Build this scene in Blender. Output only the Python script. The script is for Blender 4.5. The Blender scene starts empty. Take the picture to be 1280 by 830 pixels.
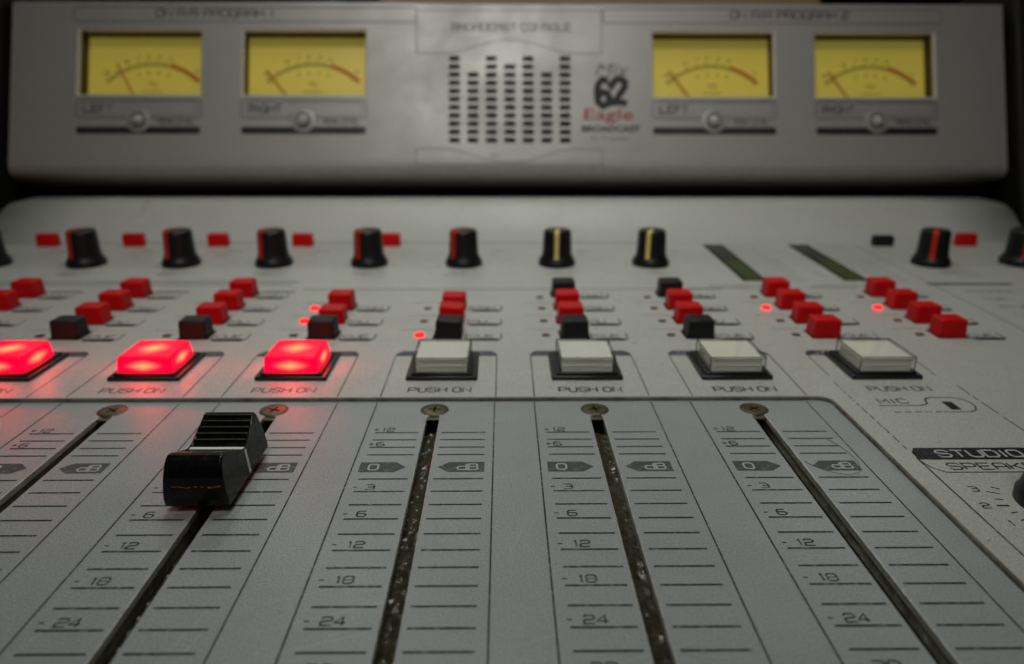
import bpy, bmesh, math, random
from mathutils import Vector, Matrix, noise
random.seed(7)
S = 0.001                                   # everything below is written in millimetres
sc = bpy.context.scene
COL = sc.collection
R = math.radians

# ------------------------------------------------------------------ camera, light, exposure
cam_d = bpy.data.cameras.new('camera'); cam = bpy.data.objects.new('camera', cam_d); COL.objects.link(cam)
cam_d.sensor_width = 36.0; cam_d.lens = 36.0 * 924 / 1280
cam_d.clip_start = 0.005; cam_d.clip_end = 20
PITCH, YAW, ROLL = 0.328261, 0.0120904, 0.0020783
f0 = Vector((math.sin(YAW), math.cos(YAW), 0)); r0 = Vector((math.cos(YAW), -math.sin(YAW), 0)); u0 = Vector((0, 0, 1))
fw = f0 * math.cos(PITCH) - u0 * math.sin(PITCH); uc = u0 * math.cos(PITCH) + f0 * math.sin(PITCH)
rr = r0 * math.cos(ROLL) + uc * math.sin(ROLL); uu = uc * math.cos(ROLL) - r0 * math.sin(ROLL)
m = Matrix((rr, uu, -fw)).transposed().to_4x4(); m.translation = Vector((16.35, 0, 74.03)) * S
cam.matrix_world = m
cam_d.dof.use_dof = True; cam_d.dof.focus_distance = 0.140; cam_d.dof.aperture_fstop = 14.5
sc.camera = cam

w = bpy.data.worlds.new('World'); sc.world = w; w.use_nodes = True
w.node_tree.nodes['Background'].inputs[0].default_value = (0.62, 0.66, 0.60, 1)
w.node_tree.nodes['Background'].inputs[1].default_value = 0.012

def area(name, loc, target, size, power, col, size_y=None, spread=180):
    d = bpy.data.lights.new(name, 'AREA'); o = bpy.data.objects.new(name, d); COL.objects.link(o)
    d.energy = power; d.spread = R(spread); d.color = col; d.size = size
    if size_y: d.shape = 'RECTANGLE'; d.size_y = size_y
    o.location = loc
    o.rotation_euler = (Vector(target) - Vector(loc)).to_track_quat('-Z', 'Y').to_euler()
    return o
area('key_lamp', (0.03, 0.27, 0.46), (0.03, 0.25, 0), 0.16, 0.34, (0.96, 1.0, 0.95), spread=85)
area('ceiling_lamp_far_left', (-1.37, 2.38, 1.30), (0, 0.15, 0), 0.30, 2.6, (0.95, 1.0, 0.93))
area('ceiling_lamp_far', (-0.36, 1.62, 1.30), (0, 0.1, 0), 0.09, 5.5, (0.95, 1.0, 0.95))
area('ceiling_lamp_far_right', (1.70, 3.15, 1.30), (0.1, 0.17, 0), 0.40, 7.5, (1.0, 0.99, 0.88))
area('near_front_lamp', (-0.02, -0.12, 0.62), (0.02, 0.40, 0.05), 0.20, 0.58, (1.0, 0.98, 0.93), spread=64)  # unseen lamp added close in, narrowed so the corners fall darker
sc.view_settings.view_transform = 'Standard'; sc.view_settings.look = 'None'
sc.view_settings.exposure = -1.2; sc.view_settings.gamma = 1.0
sc.view_settings.use_curve_mapping = False

# ------------------------------------------------------------------ materials
def base_mat(name, col, rough=0.5, metal=0.0, spec=0.5, **k):
    mt = bpy.data.materials.new(name); mt.use_nodes = True
    b = mt.node_tree.nodes['Principled BSDF']
    b.inputs['Base Color'].default_value = (*col, 1); b.inputs['Roughness'].default_value = rough
    b.inputs['Metallic'].default_value = metal; b.inputs['Specular IOR Level'].default_value = spec
    for kk, v in k.items(): b.inputs[kk.replace('_', ' ')].default_value = v
    return mt
def N(mt, t, **k):
    n = mt.node_tree.nodes.new(t)
    for a, v in k.items(): setattr(n, a, v)
    return n
def L(mt, a, b): mt.node_tree.links.new(a, b)
def grainy(name, col, rough, grain, bump, dirt, dirtcol, spec=0.5, dirtscale=14.0, metal=0.0, sparkle=0.16, scuff=0.0):
    mt = base_mat(name, col, rough, metal, spec)
    b = mt.node_tree.nodes['Principled BSDF']
    tc = N(mt, 'ShaderNodeTexCoord')
    n1 = N(mt, 'ShaderNodeTexNoise'); n1.inputs['Scale'].default_value = grain; n1.inputs['Detail'].default_value = 2
    L(mt, tc.outputs['Object'], n1.inputs['Vector'])
    bp = N(mt, 'ShaderNodeBump'); bp.inputs['Strength'].default_value = bump; bp.inputs['Distance'].default_value = 0.0002
    L(mt, n1.outputs['Fac'], bp.inputs['Height']); L(mt, bp.outputs['Normal'], b.inputs['Normal'])
    n2 = N(mt, 'ShaderNodeTexNoise'); n2.inputs['Scale'].default_value = dirtscale; n2.inputs['Detail'].default_value = 7; n2.inputs['Roughness'].default_value = 0.65
    L(mt, tc.outputs['Object'], n2.inputs['Vector'])
    rp = N(mt, 'ShaderNodeMapRange'); rp.inputs[1].default_value = 0.42; rp.inputs[2].default_value = 0.75; rp.inputs[3].default_value = 0; rp.inputs[4].default_value = dirt
    L(mt, n2.outputs['Fac'], rp.inputs[0])
    mx = N(mt, 'ShaderNodeMix', data_type='RGBA'); mx.inputs['A'].default_value = (*col, 1); mx.inputs['B'].default_value = (*dirtcol, 1)
    L(mt, rp.outputs[0], mx.inputs['Factor'])
    sp = N(mt, 'ShaderNodeMapRange'); sp.inputs[1].default_value = 0.3; sp.inputs[2].default_value = 0.7; sp.inputs[3].default_value = 1 - sparkle; sp.inputs[4].default_value = 1 + sparkle
    L(mt, n1.outputs['Fac'], sp.inputs[0])
    mu = N(mt, 'ShaderNodeMix', data_type='RGBA', blend_type='MULTIPLY'); mu.inputs['Factor'].default_value = 1
    L(mt, mx.outputs['Result'], mu.inputs['A']); L(mt, sp.outputs[0], mu.inputs['B'])
    L(mt, mu.outputs['Result'], b.inputs['Base Color'])
    r2 = N(mt, 'ShaderNodeMapRange'); r2.inputs[1].default_value = 0.3; r2.inputs[2].default_value = 0.7; r2.inputs[3].default_value = rough - 0.10; r2.inputs[4].default_value = rough + 0.12
    L(mt, n2.outputs['Fac'], r2.inputs[0]); L(mt, r2.outputs[0], b.inputs['Roughness'])
    if scuff:
        last = mu.outputs['Result']
        for ang, sx_, sy_ in ((0.35, 26, 1500), (-1.05, 30, 1700), (1.3, 22, 1300)):
            mp = N(mt, 'ShaderNodeMapping', vector_type='TEXTURE'); mp.inputs['Rotation'].default_value = (0, 0, ang); mp.inputs['Scale'].default_value = (1 / sx_, 1 / sy_, 1)
            L(mt, tc.outputs['Object'], mp.inputs['Vector'])
            n3 = N(mt, 'ShaderNodeTexNoise'); n3.inputs['Scale'].default_value = 1.0; n3.inputs['Detail'].default_value = 1; L(mt, mp.outputs[0], n3.inputs['Vector'])
            r3 = N(mt, 'ShaderNodeMapRange'); r3.inputs[1].default_value = 0.71; r3.inputs[2].default_value = 0.76; r3.inputs[4].default_value = scuff
            L(mt, n3.outputs['Fac'], r3.inputs[0])
            m3 = N(mt, 'ShaderNodeMix', data_type='RGBA'); m3.inputs['B'].default_value = (0.55, 0.56, 0.55, 1)
            L(mt, r3.outputs[0], m3.inputs['Factor']); L(mt, last, m3.inputs['A']); last = m3.outputs['Result']
        L(mt, last, b.inputs['Base Color'])
    return mt
def ink(name, col, worn=0.0):
    mt = base_mat(name, col, 0.55, 0, 0.35)
    if worn:
        b = mt.node_tree.nodes['Principled BSDF']
        tc = N(mt, 'ShaderNodeTexCoord'); n = N(mt, 'ShaderNodeTexNoise'); n.inputs['Scale'].default_value = 900; n.inputs['Detail'].default_value = 3
        L(mt, tc.outputs['Object'], n.inputs['Vector'])
        n2 = N(mt, 'ShaderNodeTexNoise'); n2.inputs['Scale'].default_value = 38; n2.inputs['Detail'].default_value = 3; L(mt, tc.outputs['Object'], n2.inputs['Vector'])
        ad = N(mt, 'ShaderNodeMath', operation='MULTIPLY_ADD'); ad.inputs[1].default_value = 0.75; L(mt, n2.outputs['Fac'], ad.inputs[0]); L(mt, n.outputs['Fac'], ad.inputs[2])
        rp = N(mt, 'ShaderNodeMapRange'); rp.inputs[1].default_value = 0.90; rp.inputs[2].default_value = 1.12; rp.inputs[4].default_value = worn
        L(mt, ad.outputs[0], rp.inputs[0])
        mx = N(mt, 'ShaderNodeMix', data_type='RGBA'); mx.inputs['A'].default_value = (*col, 1); mx.inputs['B'].default_value = (0.3, 0.31, 0.31, 1)
        L(mt, rp.outputs[0], mx.inputs['Factor']); L(mt, mx.outputs['Result'], b.inputs['Base Color'])
    return mt
def glassy(name, tint=(1, 1, 1), gloss=0.06, rough=0.05):
    mt = bpy.data.materials.new(name); mt.use_nodes = True; nt = mt.node_tree; nt.nodes.clear()
    o = N(mt, 'ShaderNodeOutputMaterial'); t = N(mt, 'ShaderNodeBsdfTransparent'); t.inputs[0].default_value = (*tint, 1)
    g = N(mt, 'ShaderNodeBsdfGlossy'); g.inputs['Roughness'].default_value = rough
    fr = N(mt, 'ShaderNodeFresnel'); fr.inputs['IOR'].default_value = 1.45
    ge = N(mt, 'ShaderNodeNewGeometry'); iv = N(mt, 'ShaderNodeMath', operation='SUBTRACT'); iv.inputs[0].default_value = 1.0; L(mt, ge.outputs['Backfacing'], iv.inputs[1])
    fm = N(mt, 'ShaderNodeMath', operation='MULTIPLY'); L(mt, fr.outputs[0], fm.inputs[0]); L(mt, iv.outputs[0], fm.inputs[1])
    mx = N(mt, 'ShaderNodeMixShader'); L(mt, fm.outputs[0], mx.inputs[0]); L(mt, t.outputs[0], mx.inputs[1]); L(mt, g.outputs[0], mx.inputs[2])
    L(mt, mx.outputs[0], o.inputs[0]); return mt
M = {}
M['fader_paint'] = grainy('fader_paint', (0.355, 0.38, 0.378), 0.36, 2600, 0.50, 0.25, (0.19, 0.20, 0.19), 0.5, 30.0, scuff=0.28)
M['panel_paint'] = grainy('panel_paint', (0.50, 0.505, 0.465), 0.36, 2200, 0.60, 0.25, (0.34, 0.33, 0.28), 0.5, 30.0, scuff=0.2)
M['bridge_paint'] = grainy('bridge_paint', (0.315, 0.305, 0.285), 0.40, 1500, 0.30, 0.4, (0.235, 0.225, 0.205), 0.5, 26.0, 0.15)
M['worn_edge'] = grainy('worn_edge', (0.20, 0.19, 0.155), 0.55, 2000, 0.5, 0.9, (0.06, 0.045, 0.03), 0.35, 160)
M['cut_metal'] = grainy('cut_metal', (0.74, 0.74, 0.70), 0.36, 1800, 0.3, 0.5, (0.22, 0.18, 0.11), 0.5, 180, 0.2)
M['liner_metal'] = grainy('liner_metal', (0.46, 0.44, 0.37), 0.36, 1500, 0.4, 0.85, (0.04, 0.03, 0.018), 0.5, 220, 0.5)
M['slot_dirt'] = grainy('slot_dirt', (0.030, 0.026, 0.017), 0.42, 1500, 0.8, 0.9, (0.10, 0.08, 0.045), 0.5, 300, 0.2)
M['grease'] = grainy('grease', (0.060, 0.050, 0.030), 0.26, 900, 0.35, 0.9, (0.010, 0.008, 0.005), 0.7, 200)
M['screw_metal'] = grainy('screw_metal', (0.15, 0.125, 0.07), 0.42, 1800, 0.4, 0.8, (0.10, 0.075, 0.04), 0.5, 200, 0.75)
M['black_plastic'] = grainy('black_plastic', (0.010, 0.010, 0.010), 0.34, 2500, 0.18, 0.3, (0.03, 0.028, 0.024), 0.45, 120)
M['cap_gloss'] = grainy('cap_gloss', (0.005, 0.005, 0.005), 0.24, 1400, 0.14, 0.3, (0.02, 0.02, 0.018), 0.28, 350)
M['rib_crest'] = grainy('rib_crest', (0.040, 0.036, 0.028), 0.40, 1200, 0.3, 0.9, (0.010, 0.010, 0.008), 0.5, 500)  # worn rib edges, lightened to stand in for the highlights along them
M['knob_black'] = base_mat('knob_black', (0.006, 0.006, 0.006), 0.42, 0, 0.4)
M['button_black'] = base_mat('button_black', (0.011, 0.011, 0.011), 0.5, 0, 0.3)
M['button_red'] = base_mat('button_red', (0.60, 0.004, 0.005), 0.45, 0, 0.2)
M['line_red'] = base_mat('line_red', (0.55, 0.02, 0.012), 0.5, 0, 0.3)
M['line_yellow'] = base_mat('line_yellow', (0.75, 0.62, 0.18), 0.5, 0, 0.3)
M['line_white'] = base_mat('line_white', (0.80, 0.80, 0.76), 0.5, 0, 0.3)
M['insert_white'] = base_mat('insert_white', (0.90, 0.90, 0.87), 0.5, 0, 0.3)
M['lens_edge'] = base_mat('lens_edge', (0.10, 0.10, 0.085), 0.25, 0, 0.6)
M['lens_clear'] = glassy('lens_clear', (0.92, 0.92, 0.88))
M['glass'] = glassy('glass', (0.96, 0.96, 0.94))
M['ink'] = ink('ink', (0.022, 0.024, 0.026), 0.7)
M['ink_grey'] = ink('ink_grey', (0.075, 0.082, 0.086), 0.5)
M['ink_faint'] = ink('ink_faint', (0.085, 0.085, 0.082), 0.35)
M['ink_black'] = ink('ink_black', (0.008, 0.008, 0.008), 0.12)
M['ink_white'] = ink('ink_white', (0.48, 0.49, 0.48))
M['ink_red'] = ink('ink_red', (0.28, 0.004, 0.010))
M['hole_shadow_black'] = base_mat('hole_shadow_black', (0.004, 0.004, 0.004), 0.8, 0, 0.1)
M['dark_case'] = base_mat('dark_case', (0.010, 0.009, 0.008), 0.6, 0, 0.3)
M['meter_well'] = base_mat('meter_well', (0.10, 0.072, 0.022), 0.6, 0, 0.2)
M['meter_rim'] = base_mat('meter_rim', (0.68, 0.65, 0.56), 0.3, 0.3, 0.5)
M['dial_arc'] = base_mat('dial_arc', (0.045, 0.045, 0.015), 0.6, 0, 0.2)
M['dial_red'] = base_mat('dial_red', (0.62, 0.11, 0.012), 0.6, 0, 0.2)
M['needle'] = base_mat('needle', (0.50, 0.09, 0.015), 0.5, 0, 0.2)
M['led_dim'] = base_mat('led_dim', (0.085, 0.018, 0.014), 0.35, 0, 0.5)
M['led_dome'] = base_mat('led_dome', (0.42, 0.40, 0.36), 0.22, 0, 0.6)
M['led_ring'] = base_mat('led_ring', (0.16, 0.15, 0.14), 0.35, 0.3, 0.5)
M['bar_green'] = base_mat('bar_green', (0.055, 0.080, 0.010), 0.3, 0, 0.5)
M['bar_olive'] = base_mat('bar_olive', (0.030, 0.026, 0.014), 0.3, 0, 0.5)
def emis(name, col, st, base=(0.3, 0.01, 0.01)):
    return base_mat(name, base, 0.35, 0, 0.4, Emission_Color=(*col, 1), Emission_Strength=st)
M['led_lit'] = emis('led_lit', (1.0, 0.0, 0.006), 5.0, (0.2, 0.004, 0.004))
M['dial'] = emis('dial', (0.62, 0.51, 0.105), 0.58, (0.62, 0.48, 0.06))        # back-lit dial paper
def lit_lens():
    mt = base_mat('lit_lens', (0.10, 0.001, 0.004), 0.4, 0, 0.2)
    b = mt.node_tree.nodes['Principled BSDF']
    tc = N(mt, 'ShaderNodeTexCoord'); sx = N(mt, 'ShaderNodeSeparateXYZ'); L(mt, tc.outputs['Generated'], sx.inputs[0])
    e = []
    for k in range(3):                                                          # distance from the middle of each face of the cap
        a = N(mt, 'ShaderNodeMath', operation='MULTIPLY_ADD'); a.inputs[1].default_value = 2; a.inputs[2].default_value = -1; L(mt, sx.outputs[k], a.inputs[0])
        c = N(mt, 'ShaderNodeMath', operation='ABSOLUTE'); L(mt, a.outputs[0], c.inputs[0])
        d = N(mt, 'ShaderNodeMath', operation='SUBTRACT'); d.inputs[0].default_value = 1.0; L(mt, c.outputs[0], d.inputs[1]); e.append(d.outputs[0])
    def mm(op, x, y):
        q = N(mt, 'ShaderNodeMath', operation=op); L(mt, x, q.inputs[0]); L(mt, y, q.inputs[1]); return q.outputs[0]
    med = mm('MAXIMUM', mm('MINIMUM', e[0], e[1]), mm('MINIMUM', mm('MAXIMUM', e[0], e[1]), e[2]))
    med = mm('MULTIPLY', med, mm('MAXIMUM', mm('MAXIMUM', e[0], e[1]), e[2]))
    cr = N(mt, 'ShaderNodeValToRGB'); L(mt, med, cr.inputs[0]); cr.color_ramp.interpolation = 'B_SPLINE'
    el = cr.color_ramp.elements; el[0].position = 0.0; el[0].color = (0.04, 0.0, 0.0026, 1); el[1].position = 0.85; el[1].color = (1.0, 0.036, 0.0130, 1)
    x = el.new(0.20); x.color = (0.25, 0.0, 0.0032, 1)
    x = el.new(0.45); x.color = (0.7, 0.0003, 0.0050, 1)
    b.inputs['Emission Strength'].default_value = 30.0
    L(mt, cr.outputs[0], b.inputs['Emission Color'])
    return mt
M['lit_lens'] = lit_lens()

# ------------------------------------------------------------------ mesh helpers
class MB:
    def __init__(s): s.bm = bmesh.new()
    def face(s, pts, mi=0, smooth=False):
        try:
            f = s.bm.faces.new([s.bm.verts.new(p) for p in pts]); f.material_index = mi; f.smooth = smooth; return f
        except ValueError: return None
    def box(s, x0, x1, y0, y1, z0, z1, bev=0.0, seg=2, taper=0.0, mi=0):
        t = taper
        v = [s.bm.verts.new(p) for p in [(x0, y0, z0), (x1, y0, z0), (x1, y1, z0), (x0, y1, z0), (x0 + t, y0 + t, z1), (x1 - t, y0 + t, z1), (x1 - t, y1 - t, z1), (x0 + t, y1 - t, z1)]]
        fs = [s.bm.faces.new([v[i] for i in q]) for q in [(3, 2, 1, 0), (4, 5, 6, 7), (0, 1, 5, 4), (1, 2, 6, 5), (2, 3, 7, 6), (3, 0, 4, 7)]]
        for f in fs: f.material_index = mi
        if bev:
            es = list({e for f in fs for e in f.edges})
            r = bmesh.ops.bevel(s.bm, geom=es, offset=bev, segments=seg, affect='EDGES', profile=0.5, clamp_overlap=True)
            for f in r['faces']: f.smooth = True; f.material_index = mi
        return s
    def prism_x(s, prof, wfun, bev=0.0, mi=0):                    # profile of (y, z) extruded across x with a half width that depends on z
        a = [s.bm.verts.new((-wfun(z), y, z)) for y, z in prof]; b = [s.bm.verts.new((wfun(z), y, z)) for y, z in prof]
        n = len(prof); fs = []
        for i in range(n):
            j = (i + 1) % n; fs.append(s.bm.faces.new((a[i], a[j], b[j], b[i])))
        fa = s.bm.faces.new(a[::-1]); fb = s.bm.faces.new(b)
        if bev:
            es = list(set(fa.edges) | set(fb.edges))
            r = bmesh.ops.bevel(s.bm, geom=es, offset=bev, segments=2, affect='EDGES', profile=0.5, clamp_overlap=True)
            for f in r['faces']: f.smooth = True
        return s
    def lathe(s, prof, c=(0, 0, 0), n=28, smooth=True, flute=0.0, mi=0):
        rings = []
        for r, z in prof:
            rings.append([s.bm.verts.new((c[0] + r * math.cos(2 * math.pi * k / n) , c[1] + r * math.sin(2 * math.pi * k / n), c[2] + z)) for k in range(n)])
        for a, b in zip(rings, rings[1:]):
            for k in range(n):
                f = s.bm.faces.new((a[k], a[(k + 1) % n], b[(k + 1) % n], b[k])); f.smooth = smooth; f.material_index = mi
        f = s.bm.faces.new(rings[-1]); f.material_index = mi
        return s
    def tube(s, pts, r, n=6, mi=0):
        P = [Vector(p) for p in pts]; rings = []
        for i, p in enumerate(P):
            t = (P[min(i + 1, len(P) - 1)] - P[max(i - 1, 0)]).normalized()
            a = t.cross(Vector((0, 0, 1))); a = a.normalized() if a.length > 1e-6 else Vector((1, 0, 0)); b = t.cross(a)
            rings.append([s.bm.verts.new(p + a * r * math.cos(2 * math.pi * k / n) + b * r * math.sin(2 * math.pi * k / n)) for k in range(n)])
        for a, b in zip(rings, rings[1:]):
            for k in range(n): s.bm.faces.new((a[k], a[(k + 1) % n], b[(k + 1) % n], b[k])).smooth = True
        if mi:
            for q in rings:
                for v in q:
                    for f in v.link_faces: f.material_index = mi
        s.bm.faces.new(rings[0]); s.bm.faces.new(rings[-1]); return s
    def mesh(s, name, mats, smooth=False):
        bmesh.ops.scale(s.bm, vec=(S, S, S), verts=s.bm.verts)
        bmesh.ops.recalc_face_normals(s.bm, faces=s.bm.faces)
        if smooth:
            for f in s.bm.faces: f.smooth = True
        me = bpy.data.meshes.new(name); s.bm.to_mesh(me); s.bm.free()
        for q in (mats if isinstance(mats, (list, tuple)) else [mats]): me.materials.append(q)
        return me
WORLD = {}
def empty(name, loc, rot=(0, 0, 0)):
    o = bpy.data.objects.new(name, None); COL.objects.link(o); o.empty_display_size = 0.01
    o.location = Vector(loc) * S; o.rotation_euler = rot
    WORLD[o.name] = Vector(loc) if rot == (0, 0, 0) else Vector((0, 0, 0)); return o
def put(name, me, parent=None, loc=(0, 0, 0), rz=0.0, rot=None, label=None):
    """link one object; loc is given in the same millimetres as everything else"""
    o = bpy.data.objects.new(name, me); COL.objects.link(o)
    base = WORLD.get(parent.name, Vector((0, 0, 0))) if parent else Vector((0, 0, 0))
    o.location = (Vector(loc) - base) * S
    o.rotation_euler = rot if rot else (0, 0, rz)
    if parent: o.parent = parent
    WORLD[o.name] = Vector(loc) if not rz and not rot else Vector((0, 0, 0))
    if label: o['label'] = label
    return o
def tag(o, label, cat=None, group=None, kind=None):
    if label: o['label'] = label
    if cat: o['category'] = cat
    if group: o['group'] = group
    if kind: o['kind'] = kind
    return o

# ------------------------------------------------------------------ flat print: ribbons, shapes and a wide squared lettering
c = 0.2
GL = {
 '0': [[(c, 0), (1 - c, 0), (1, c), (1, 1 - c), (1 - c, 1), (c, 1), (0, 1 - c), (0, c), (c, 0)]],
 '1': [[(0.3, 0.78), (0.62, 1), (0.62, 0)]],
 '2': [[(0, 0.8), (0, 1 - c), (c, 1), (1 - c, 1), (1, 1 - c), (1, 0.66), (1 - c, 0.52), (c, 0.48), (0, 0.34), (0, 0), (1, 0)]],
 '3': [[(0, 1), (1 - c, 1), (1, 1 - c), (1, 0.65), (0.86, 0.52), (0.25, 0.52)], [(0.86, 0.52), (1, 0.38), (1, c), (1 - c, 0), (0, 0)]],
 '4': [[(0.75, 0), (0.75, 1), (0, 0.3), (1.02, 0.3)]],
 '5': [[(1, 1), (0, 1), (0, 0.56), (1 - c, 0.56), (1, 0.4), (1, c), (1 - c, 0), (0, 0)]],
 '6': [[(0.95, 1), (c, 1), (0, 1 - c), (0, c), (c, 0), (1 - c, 0), (1, c), (1, 0.4), (1 - c, 0.55), (0, 0.55)]],
 '7': [[(0, 1), (1, 1), (0.45, 0)]],
 '8': [[(c, 0), (1 - c, 0), (1, c), (1, 0.4), (0.87, 0.52), (1, 0.64), (1, 1 - c), (1 - c, 1), (c, 1), (0, 1 - c), (0, 0.64), (0.13, 0.52), (0, 0.4), (0, c), (c, 0)], [(0.13, 0.52), (0.87, 0.52)]],
 '-': [[(0.05, 0.48), (0.8, 0.48)]], '+': [[(0.0, 0.5), (0.8, 0.5)], [(0.4, 0.9), (0.4, 0.1)]],
 'A': [[(0, 0), (0, 1 - c), (c, 1), (1 - c, 1), (1, 1 - c), (1, 0)], [(0, 0.42), (1, 0.42)]],
 'B': [[(0, 0), (0, 1), (0.8, 1), (0.95, 0.86), (0.95, 0.66), (0.82, 0.53), (1, 0.38), (1, 0.16), (0.84, 0), (0, 0)], [(0, 0.53), (0.82, 0.53)]],
 'C': [[(1, 0.75), (1, 1 - c), (1 - c, 1), (c, 1), (0, 1 - c), (0, c), (c, 0), (1 - c, 0), (1, c), (1, 0.25)]],
 'D': [[(0, 0), (0, 1), (1 - c, 1), (1, 1 - c), (1, c), (1 - c, 0), (0, 0)]],
 'E': [[(1, 1), (0, 1), (0, 0), (1, 0)], [(0, 0.52), (0.85, 0.52)]],
 'F': [[(1, 1), (0, 1), (0, 0)], [(0, 0.5), (0.85, 0.5)]],
 'G': [[(1, 0.75), (1, 1 - c), (1 - c, 1), (c, 1), (0, 1 - c), (0, c), (c, 0), (1, 0), (1, 0.48), (0.5, 0.48)]],
 'H': [[(0, 0), (0, 1)], [(1, 0), (1, 1)], [(0, 0.52), (1, 0.52)]],
 'I': [[(0.5, 0), (0.5, 1)]],
 'K': [[(0, 0), (0, 1)], [(1, 1), (0.35, 0.52), (1, 0)], [(0, 0.52), (0.35, 0.52)]],
 'L': [[(0, 1), (0, 0), (1, 0)]],
 'M': [[(0, 0), (0, 1), (0.5, 0.35), (1, 1), (1, 0)]],
 'N': [[(0, 0), (0, 1), (1, 0), (1, 1)]],
 'P': [[(0, 0), (0, 1), (1 - c, 1), (1, 1 - c), (1, 0.58), (1 - c, 0.42), (0, 0.42)]],
 'R': [[(0, 0), (0, 1), (1 - c, 1), (1, 1 - c), (1, 0.6), (1 - c, 0.45), (0, 0.45)], [(0.6, 0.45), (1, 0)]],
 'S': [[(1, 0.76), (1, 1 - c), (1 - c, 1), (c, 1), (0, 1 - c), (0, 0.66), (c, 0.53), (1 - c, 0.5), (1, 0.36), (1, c), (1 - c, 0), (c, 0), (0, c), (0, 0.26)]],
 'T': [[(0, 1), (1, 1)], [(0.5, 1), (0.5, 0)]],
 'U': [[(0, 1), (0, c), (c, 0), (1 - c, 0), (1, c), (1, 1)]],
 'V': [[(0, 1), (0.5, 0), (1, 1)]],
 'O': [[(c, 0), (1 - c, 0), (1, c), (1, 1 - c), (1 - c, 1), (c, 1), (0, 1 - c), (0, c), (c, 0)]],
 'd': [[(1, 1), (1, 0), (c, 0), (0, c), (0, 0.6 - c), (c, 0.6), (1, 0.6)]],
 ' ': [],
}
class Print:
    """collects flat shapes in (u, v) and lays them on a surface through f(u, v)"""
    def __init__(s, f): s.f = f; s.mb = MB()
    def poly(s, pts): s.mb.face([s.f(*p) for p in pts]); return s
    def rect(s, u0, u1, v0, v1): return s.poly([(u0, v0), (u1, v0), (u1, v1), (u0, v1)])
    def line(s, pts, w):
        P = []
        for p in pts:
            if not P or (Vector(p) - P[-1]).length > 1e-5: P.append(Vector(p))
        closed = (P[0] - P[-1]).length < 1e-6 and len(P) > 2
        if closed: P = P[:-1]
        n = len(P); A = []; B = []
        for i, p in enumerate(P):
            d0 = (p - P[i - 1]) if (i > 0 or closed) else None; d1 = (P[(i + 1) % n] - p) if (i < n - 1 or closed) else None
            d0 = d0.normalized() if d0 is not None and d0.length > 1e-9 else None; d1 = d1.normalized() if d1 is not None and d1.length > 1e-9 else None
            if d0 is None: d0 = d1
            if d1 is None: d1 = d0
            n0 = Vector((-d0.y, d0.x)); n1 = Vector((-d1.y, d1.x)); q = n0 + n1
            q = n0 if q.length < 0.3 else q.normalized()
            k = min(1.6, 1.0 / max(0.3, q.dot(n0))) * w / 2
            A.append(p + q * k); B.append(p - q * k)
        for i in range(n if closed else n - 1):
            j = (i + 1) % n; s.poly([tuple(A[i]), tuple(B[i]), tuple(B[j]), tuple(A[j])])
        return s
    def text(s, t, u, v, h, cw, gap, sw, slant=0.0):
        for ch in t:
            if ch == ' ': u += cw * 0.55; continue
            k = cw * (0.62 if ch in '1' else 0.4 if ch == 'I' else 1)
            for pl in GL.get(ch, []):
                pl2 = [(u + x * (cw if ch not in '1I' else k) + slant * y * h, v + y * h) for x, y in pl]
                s.line(pl2, sw)
            u += k + gap
        return u
    def round_rect(s, u0, u1, v0, v1, r, w, seg=4):
        s.line(rr_pts(u0, u1, v0, v1, r, seg) + [rr_pts(u0, u1, v0, v1, r, seg)[0]], w); return s
    def build(s, name, mat, parent, **k):
        me = s.mb.mesh(name, mat); return put(name, me, parent, **k)
def rr_pts(u0, u1, v0, v1, r, seg=4):
    out = []
    for cx, cy, a0 in ((u1 - r, v0 + r, -90), (u1 - r, v1 - r, 0), (u0 + r, v1 - r, 90), (u0 + r, v0 + r, 180)):
        for k in range(seg + 1):
            a = R(a0 + 90 * k / seg); out.append((cx + r * math.cos(a), cy + r * math.sin(a)))
    return out
def font_mesh(text, size, width, shear, bold, f, name, mat):
    """lettering from the built-in font, laid flat through f"""
    cu = bpy.data.curves.new(name, 'FONT'); cu.body = text; cu.size = size; cu.shear = shear; cu.offset = bold; cu.resolution_u = 4
    cu.align_x = 'CENTER'
    o = bpy.data.objects.new(name, cu); COL.objects.link(o)
    me = bpy.data.meshes.new_from_object(o.evaluated_get(bpy.context.evaluated_depsgraph_get()))
    bpy.data.objects.remove(o)
    xs = [v.co.x for v in me.vertices]; k = width / (max(xs) - min(xs)); mid = (max(xs) + min(xs)) / 2
    for v in me.vertices: v.co = Vector(f((v.co.x - mid) * k, v.co.y)) * S
    me.name = name; me.materials.clear(); me.materials.append(mat)
    return me

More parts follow.
